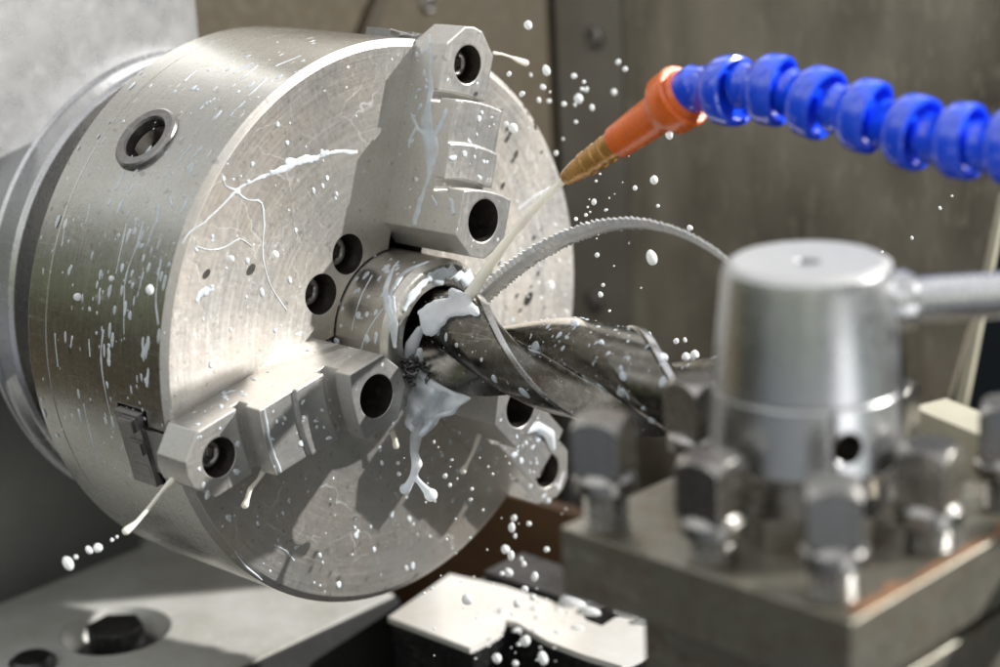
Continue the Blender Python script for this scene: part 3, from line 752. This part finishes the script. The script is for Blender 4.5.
# ================================================================== TOOL POST
TP = Vector((2.70, -.74, 0)); ROT = R(-2)
post = thing('tool_post', 'blurred square steel tool post with square-headed bolts and a polished hub', 'tool post', TP, ROT)
S = .565
b = bmesh.new(); box(b, -S, S, -S, S, -.235, 0); obj('top_plate', b, 'post', post, 30)
b = bmesh.new(); box(b, -.40, S-.01, -.36, S, -1.0, -.28); box(b, -.32, .32, -.30, .32, -.3, -.2); obj('lower_block', b, 'post', post, 30)
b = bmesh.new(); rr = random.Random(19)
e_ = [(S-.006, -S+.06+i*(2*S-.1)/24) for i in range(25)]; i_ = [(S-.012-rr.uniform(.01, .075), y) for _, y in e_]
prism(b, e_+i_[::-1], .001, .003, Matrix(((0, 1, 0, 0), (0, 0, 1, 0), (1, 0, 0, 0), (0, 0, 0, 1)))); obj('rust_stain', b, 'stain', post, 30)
def square_bolt():
    b = bmesh.new()
    p = [(-.02, 0), (-.02, .066)]
    for k in range(7): p += [(.0+.018*k, .074), (.009+.018*k, .060)]
    p += [(.128, .062), (.120, .096), (.124, .104), (.168, .104), (.176, .094), (.186, .084), (.186, 0)]
    m = Matrix.Rotation(R(-90), 4, 'Y')
    revolve(b, p, 36, m)
    h = B(prism, [(-.080, -.080), (.080, -.080), (.080, .080), (-.080, .080)], .184, .368)
    dome = B(revolve, [(.1, 0), (.1, .2), (.330, .122), (.368, .080), (.374, 0)], 48)
    h = boolean(h, [('INTERSECT', dome)])
    for vtx in h.verts: vtx.co = m @ vtx.co
    me = bpy.data.meshes.new('t'); h.to_mesh(me); h.free(); b.from_mesh(me); bpy.data.meshes.remove(me)
    return b
bolt0 = None
for i, (bx, by, rz) in enumerate([(-.47, -.45, 20), (-.03, -.45, 4), (.42, -.45, 38), (.44, .02, 12), (-.47, .02, -8), (-.45, .45, 30), (.0, .45, 15), (.44, .46, 25)]):
    if bolt0 is None: bolt0 = o = obj('clamp_bolt', square_bolt(), 'bolt', post, 30)
    else: o = bolt0.copy(); COL.objects.link(o); o.parent = post
    o.location = (bx, by, (-.0, -.035, -.01, -.03, .0, -.02, -.04, -.015)[i]); o.rotation_euler = (0, 0, R(rz))
zm = Matrix.Rotation(R(-90), 4, 'Y')
b = bmesh.new(); prism(b, ngon(6, .33, R(12)), 0.002, .10, zm); revolve(b, [(.10, 0), (.10, .25), (.215, .25), (.215, 0)], 64, zm); obj('hub_collar', b, 'bolt', post, 30)
hb = B(revolve, [(.215, 0), (.215, .30), (.238, .318), (.452, .302), (.456, .299), (.461, .299), (.466, .302), (.80, .268), (.838, .258), (.852, .235), (.846, .13), (.846, .040), (.80, .040), (.80, 0)], 96, zm)
az = R(-29-2)
hm = frame(Vector((math.cos(az)*.231, math.sin(az)*.231, .335)), (math.cos(az), math.sin(az), .0))
hb = boolean(hb, [('DIFFERENCE', B(revolve, [(-.06, 0), (-.06, .05), (.3, .05), (.3, 0)], 40, hm))])
for f in hb.faces:
    c = f.calc_center_median(); q_ = hm.inverted() @ c
    if math.hypot(q_.y, q_.z) < .0502 and -.07 < q_.x < .2: f.material_index = 2
    if f.normal.z > .75 and f.calc_center_median().z > .8: f.material_index = 1
hub = obj('clamp_hub', hb, ['hub', 'hubtop', 'bore'], post, 25)
la = R(42); ld = Vector((math.cos(la), math.sin(la), .03)).normalized()
b = bmesh.new(); revolve(b, [(.16, 0), (.16, .095), (.30, .098), (.33, .085), (.345, .06), (.345, 0)], 48, frame(Vector((0, 0, .70)), ld)); obj('lever_boss', b, 'rod', hub, 30)
b = bmesh.new(); revolve(b, [(.30, 0), (.30, .062), (.36, .072), (1.9, .072), (1.92, .06), (1.92, 0)], 48, frame(Vector((0, 0, .70)), ld)); obj('lever', b, 'rod', hub, 30)
# pale bar behind the post
p0 = Vector((2.56, .225, .0))
b = bmesh.new(); box(b, 0, 1.6, -.08, .08, -.10, .08)
tag(obj('tool_bar', b, 'edge', None, 30, p0, (0, 0, R(-19))), 'pale square bar lying behind the tool post at the right', 'bar')

# ================================================================== MACHINE BEHIND
hs = thing('headstock', 'pale grey cast headstock of the lathe behind the chuck', 'headstock', (-1.45, 0, 0))
b = bmesh.new()
def rbox(bm, x0, x1, y0, y1, z0, z1, r, n=6):              # box with its edges along X rounded on the +Y side
    poly = [(y0, z0), (y1, z0), (y1, z1), (y0, z1)]
    prism(bm, poly, x0, x1)
    ed = [e for e in bm.edges if abs(e.verts[0].co.x-e.verts[1].co.x) < 1e-5 and e.verts[0].co.x > x1-1e-4 and e.verts[0].co.y > y1-1e-4 and e.verts[1].co.y > y1-1e-4]
    bmesh.ops.bevel(bm, geom=ed, offset=r, segments=n, affect='EDGES', profile=.5)
rbox(b, -1.2, 0, -1.4, .44, -.25, 4, .42, 12)
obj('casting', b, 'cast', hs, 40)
b = bmesh.new(); box(b, -3, -1.05, -1.4, .30, -1.80, 4); obj('lower_casting', b, 'cast_shade', hs, 40)
b = bmesh.new(); revolve(b, [(-.02, 1.115), (.0, 1.115), (.012, 1.10), (.145, 1.10), (.165, 1.08), (.165, .9), (.5, .9), (.5, 0)], 128); obj('spindle_flange', b, 'ring', hs, 25)
WX = -2.6
we = at(551, 120, 0, WX).y
b = bmesh.new(); box(b, -1.6, WX+1.45, .0, we, -4, 4); obj('rear_wall', b, 'wall', hs, 30)
fc = at(520, 128, 0, WX)
b = bmesh.new(); fr = (at(360, 26, 0, WX)-fc).length
revolve(b, [(0, fr), (.05, fr), (.10, fr-.05), (.10, fr-.10), (.06, fr-.13), (.06, 0)], 96, Matrix.Translation((WX+1.45, fc.y, fc.z)))
for v_ in b.verts: v_.co.y = min(v_.co.y, we-.02)
bf = obj('bearing_flange', b, 'wall', hs, 30)
sp_ = at(428, 4, 0, WX+.06)
o = obj('cap_screw', cap_screw_mesh(.06, .05, .03), 'screw', bf, 30, (WX+1.45+.08, sp_.y, sp_.z))

GY = 3.3
g0 = at(563, 100, 1, GY).x
gr = thing('splash_guard', 'grimy brown-grey sheet metal guard standing behind the drill', 'guard', (0, GY, 0))
gz = at(700, 0, 1, GY).z+.35
pr = [at(1012, 190, 1, GY), at(1000, 212, 1, GY), at(948, 398, 1, GY), at(925, 480, 1, GY)]
poly = [(g0, -3.0), (pr[3].x-.25, -3.0), (pr[3].x, pr[3].z), (pr[2].x, pr[2].z), (pr[1].x, pr[1].z), (pr[0].x+.03, gz), (g0, gz)]
gm = Matrix(((0, 1, 0, 0), (1, 0, 0, 0), (0, 0, 1, 0), (0, 0, 0, 1)))
b = bmesh.new(); prism(b, poly, 0, .05, gm); obj('guard_sheet', b, 'guard', gr, 30)
b = bmesh.new(); s1 = at(626, 100, 1, GY).x
box(b, g0-.005, s1, -.035, -.004, -3, gz-.01); gs = obj('edge_strip', b, 'strip', gr, 30)
for px in ((595, 37), (594, 300)):
    q = at(*px, 1, GY-.04); m_ = frame(Vector((q.x, -.036, q.z)), (0, -1, 0))
    b = bmesh.new(); revolve(b, [(0, .07), (.03, .065), (.04, .04), (.01, .036), (.01, 0)], 32, m_); obj('screw_head', b, 'screw', gs, 30)
b = bmesh.new(); e0 = pr[2]; e1 = pr[1]
q = [(e0.x-.02, e0.z-.35), (e0.x+.05, e0.z-.35), (e1.x+.035, e1.z+.1), (e1.x, e1.z+.1)]
prism(b, q, -.012, .03, gm); obj('edge_trim', b, 'edge', gr, 30)

tag(obj('backdrop', B(box, -12, 12, 7.5, 7.6, -6, 1.9), 'back', None), 'dark blue unlit workshop space beyond the guard', 'backdrop', kind='structure')

# bed, bolt, plate below the chuck
BZ = -1.80
bed = thing('lathe_bed', 'pale machined lathe bed under the chuck with a deep bolt pocket', 'lathe bed', (-1.5, 0, BZ))
ex = at(305, 636, 2, BZ).x
bp_ = at(116, 636, 2, BZ-.03)
bb = B(box, -3, ex+1.5, -3, .72, -.9, 0)
bb = boolean(bb, [('DIFFERENCE', B(revolve, [(-.13, 0), (-.13, .22), (-.06, .25), (.2, .40), (.2, 0)], 64, Matrix.Translation((bp_.x+1.5, bp_.y, 0)) @ zm))])
obj('bed_casting', bb, 'bed', bed, 30)
b = bmesh.new(); box(b, ex+1.503, ex+1.54, -3, .72, -.9, -.012); obj('shade_skin', b, 'floor', bed, 30)  # black sheet added over the sunlit bed end to stand in for the dark gap
b = bmesh.new(); prism(b, ngon(6, .15, R(8)), -.13, .03, Matrix.Translation((bp_.x+1.5, bp_.y, 0)) @ zm); revolve(b, [(-.13, 0), (-.13, .2), (-.10, .2), (-.10, 0)], 40, Matrix.Translation((bp_.x+1.5, bp_.y, 0)) @ zm)
obj('hex_bolt', b, 'black', bed, 30)
q = at(33, 666, 2, BZ); b = bmesh.new(); revolve(b, [(0.001, 0), (0.001, .115), (.03, .115), (.05, .09), (.05, 0)], 40, zm)
tag(obj('round_cap', b, 'black', None, 30, (q.x, q.y, BZ)), 'dark round cap at the near edge of the bed', 'cap')

PZ = -1.72
T = [at(*a, 2, PZ) for a in [(388, 617), (450, 574), (505, 586), (560, 604), (578, 609), (586, 620), (602, 626), (616, 617), (636, 612), (654, 629), (655, 650), (622, 666), (585, 655), (548, 641), (516, 622), (506, 620), (500, 632), (489, 638), (470, 648)]]
T = [(p.x, p.y) for p in T]
um = Matrix(((0, 1, 0, 0), (0, 0, 1, 0), (1, 0, 0, 0), (0, 0, 0, 1)))
sl = thing('slide_plate', 'pale wet slide plate with a notched edge below the lower jaw', 'slide plate', (0, 0, PZ))
b = bmesh.new(); prism(b, T, -.03, 0, um); obj('top_face', b, 'plate', sl, 30)
cx = sum(p[0] for p in T)/len(T); cy = sum(p[1] for p in T)/len(T)
b = bmesh.new(); prism(b, [(cx+(x-cx)*.985, cy+(y-cy)*.97) for x, y in T], -.8, -.031, um); obj('web', b, 'black', sl, 30)
b = bmesh.new(); rr = random.Random(9)
for _ in range(26):
    x, y = rr.gauss(525, 25), rr.uniform(605, 650)
    p = at(x, y, 2, PZ)
    bead(b, Vector((p.x, p.y, .001)), Vector((0, 0, 1)), Vector((rr.uniform(-1, 1), rr.uniform(-1, 1), 0)), rr.choice([.008, .012, .016, .02]), rr.uniform(1, 1.8))
for x, y, r in ((572, 603, .05), (590, 612, .035), (628, 612, .05), (645, 622, .04)):
    p = at(x, y, 2, PZ); bead(b, Vector((p.x, p.y, .0)), Vector((0, 0, 1)), Vector((1, .2, 0)), r, 1.6, r*.7)
obj('coolant_film', b, 'cool', sl, 60)

# chips and rusty cover behind the plate
q0 = at(458, 588, 2, -1.78); q1 = at(585, 612, 2, -1.78)
b = bmesh.new(); box(b, q0.x, q1.x, q0.y+.02, q0.y+.5, -2.6, -1.70)
bmesh.ops.bevel(b, geom=[e for e in b.edges if e.verts[0].co.z > -1.8 and e.verts[1].co.z > -1.8], offset=.09, segments=4, affect='EDGES')
tag(obj('saddle_block', b, 'black', None, 40), 'dark rounded saddle casting behind the pale slide plate', 'saddle')
rc_ = at(520, 540, 1, 1.75)
b = bmesh.new(); box(b, -3, 1.0, 1.75, 1.85, -3, at(540, 505, 1, 1.75).z)
tag(obj('rear_cover', b, 'rust', None, 30), 'rusty brown cover plate low behind the chuck', 'cover')
tag(obj('chip_tray', B(box, -6, 8, -5, 7.4, -3.2, -3.0), 'floor', None), 'dark chip tray under the machine', 'tray', kind='structure')

for o in COL.objects:
    if o.name.split('.')[0] in ('coolant_film', 'chip_clump'): o['kind'] = 'stuff'

# ================================================================== LIGHT
L = Vector((1, 1.1, .8)).normalized()
sd = bpy.data.lights.new('sun', 'SUN'); sd.energy = 5.0; sd.angle = R(1.2); sd.color = (1, .985, .96)
so = bpy.data.objects.new('sun', sd); COL.objects.link(so); so.rotation_euler = (-L).to_track_quat('-Z', 'Y').to_euler(); so.location = L*20

w = bpy.data.worlds.new('World'); scene.world = w; w.use_nodes = True
nt = w.node_tree; nt.nodes.clear(); k = NT(nt)
tc = k.n('ShaderNodeTexCoord'); d = tc.outputs['Generated']
sep = k.n('ShaderNodeSeparateXYZ', inp={0: d}); x, y, z = sep.outputs
el = k.math('MULTIPLY_ADD', z, .5, .5)
grad = k.ramp(el, [(.48, (.07, .07, .055)), (.53, (.12, .135, .085)), (.60, (.15, .16, .125)), (.67, (.32, .33, .31)), (.73, (.95, .97, .98)), (1, (1.15, 1.16, 1.18))])
az_ = k.math('ARCTAN2', y, x)
v1 = k.n('ShaderNodeCombineXYZ', inp={0: k.math('MULTIPLY', az_, 1.7), 1: k.math('MULTIPLY', z, .8), 2: 0.0}).outputs[0]
nz_ = k.noise(v1, 1.6, 3, .5)
band = k.ramp(nz_, [(.42, .40), (.47, .95), (.53, 1.0), (.57, 1.75)])
side = k.ramp(k.math('MULTIPLY_ADD', k.math('ADD', k.math('MULTIPLY', x, .69), k.math('MULTIPLY', y, .72)), .5, .5), [(.45, 1.0), (.85, .40)])
band = k.mix(1.0, band, side, 'MULTIPLY')
op = k.ramp(k.math('MULTIPLY_ADD', k.math('SUBTRACT', k.math('MULTIPLY', x, .72), k.math('MULTIPLY', y, .69)), .5, .5), [(.62, 1.0), (.92, 1.9)])
op = k.mix(k.ramp(el, [(.66, 0.0), (.74, 1.0)]), op, (1, 1, 1))
up = k.mix(1.0, k.mix(1.0, grad, band, 'MULTIPLY'), op, 'MULTIPLY')
low = k.ramp(k.math('MULTIPLY_ADD', az_, 1/(2*math.pi), .5), [(0, (.10, .08, .05)), (.055, (.22, .17, .10)), (.10, (.05, .045, .035)), (.16, (.045, .042, .038)), (.23, (.20, .22, .25)), (.36, (.36, .38, .41)),
    (.435, (.36, .38, .40)), (.452, (2.6, 2.6, 2.7)), (.492, (2.4, 2.4, 2.4)), (.515, (.34, .42, .42)), (.57, (.13, .17, .16)), (.625, (.065, .052, .036)), (.75, (.05, .042, .03)), (1, (.10, .08, .05))])
deep = k.ramp(el, [(.10, .10), (.30, .75), (.36, 1.0)])
low = k.mix(1.0, low, deep, 'MULTIPLY')
col = k.mix(k.ramp(el, [(.455, 0.0), (.51, 1.0)]), low, up)
bg = k.n('ShaderNodeBackground', inp={0: col, 1: .70})
out = k.n('ShaderNodeOutputWorld', inp={0: bg.outputs[0]})

scene.view_settings.view_transform = 'Standard'; scene.view_settings.look = 'None'; scene.view_settings.exposure = .63; scene.view_settings.gamma = 1
scene.cycles.max_bounces = 8; scene.cycles.sample_clamp_indirect = .9; scene.cycles.use_denoising = True
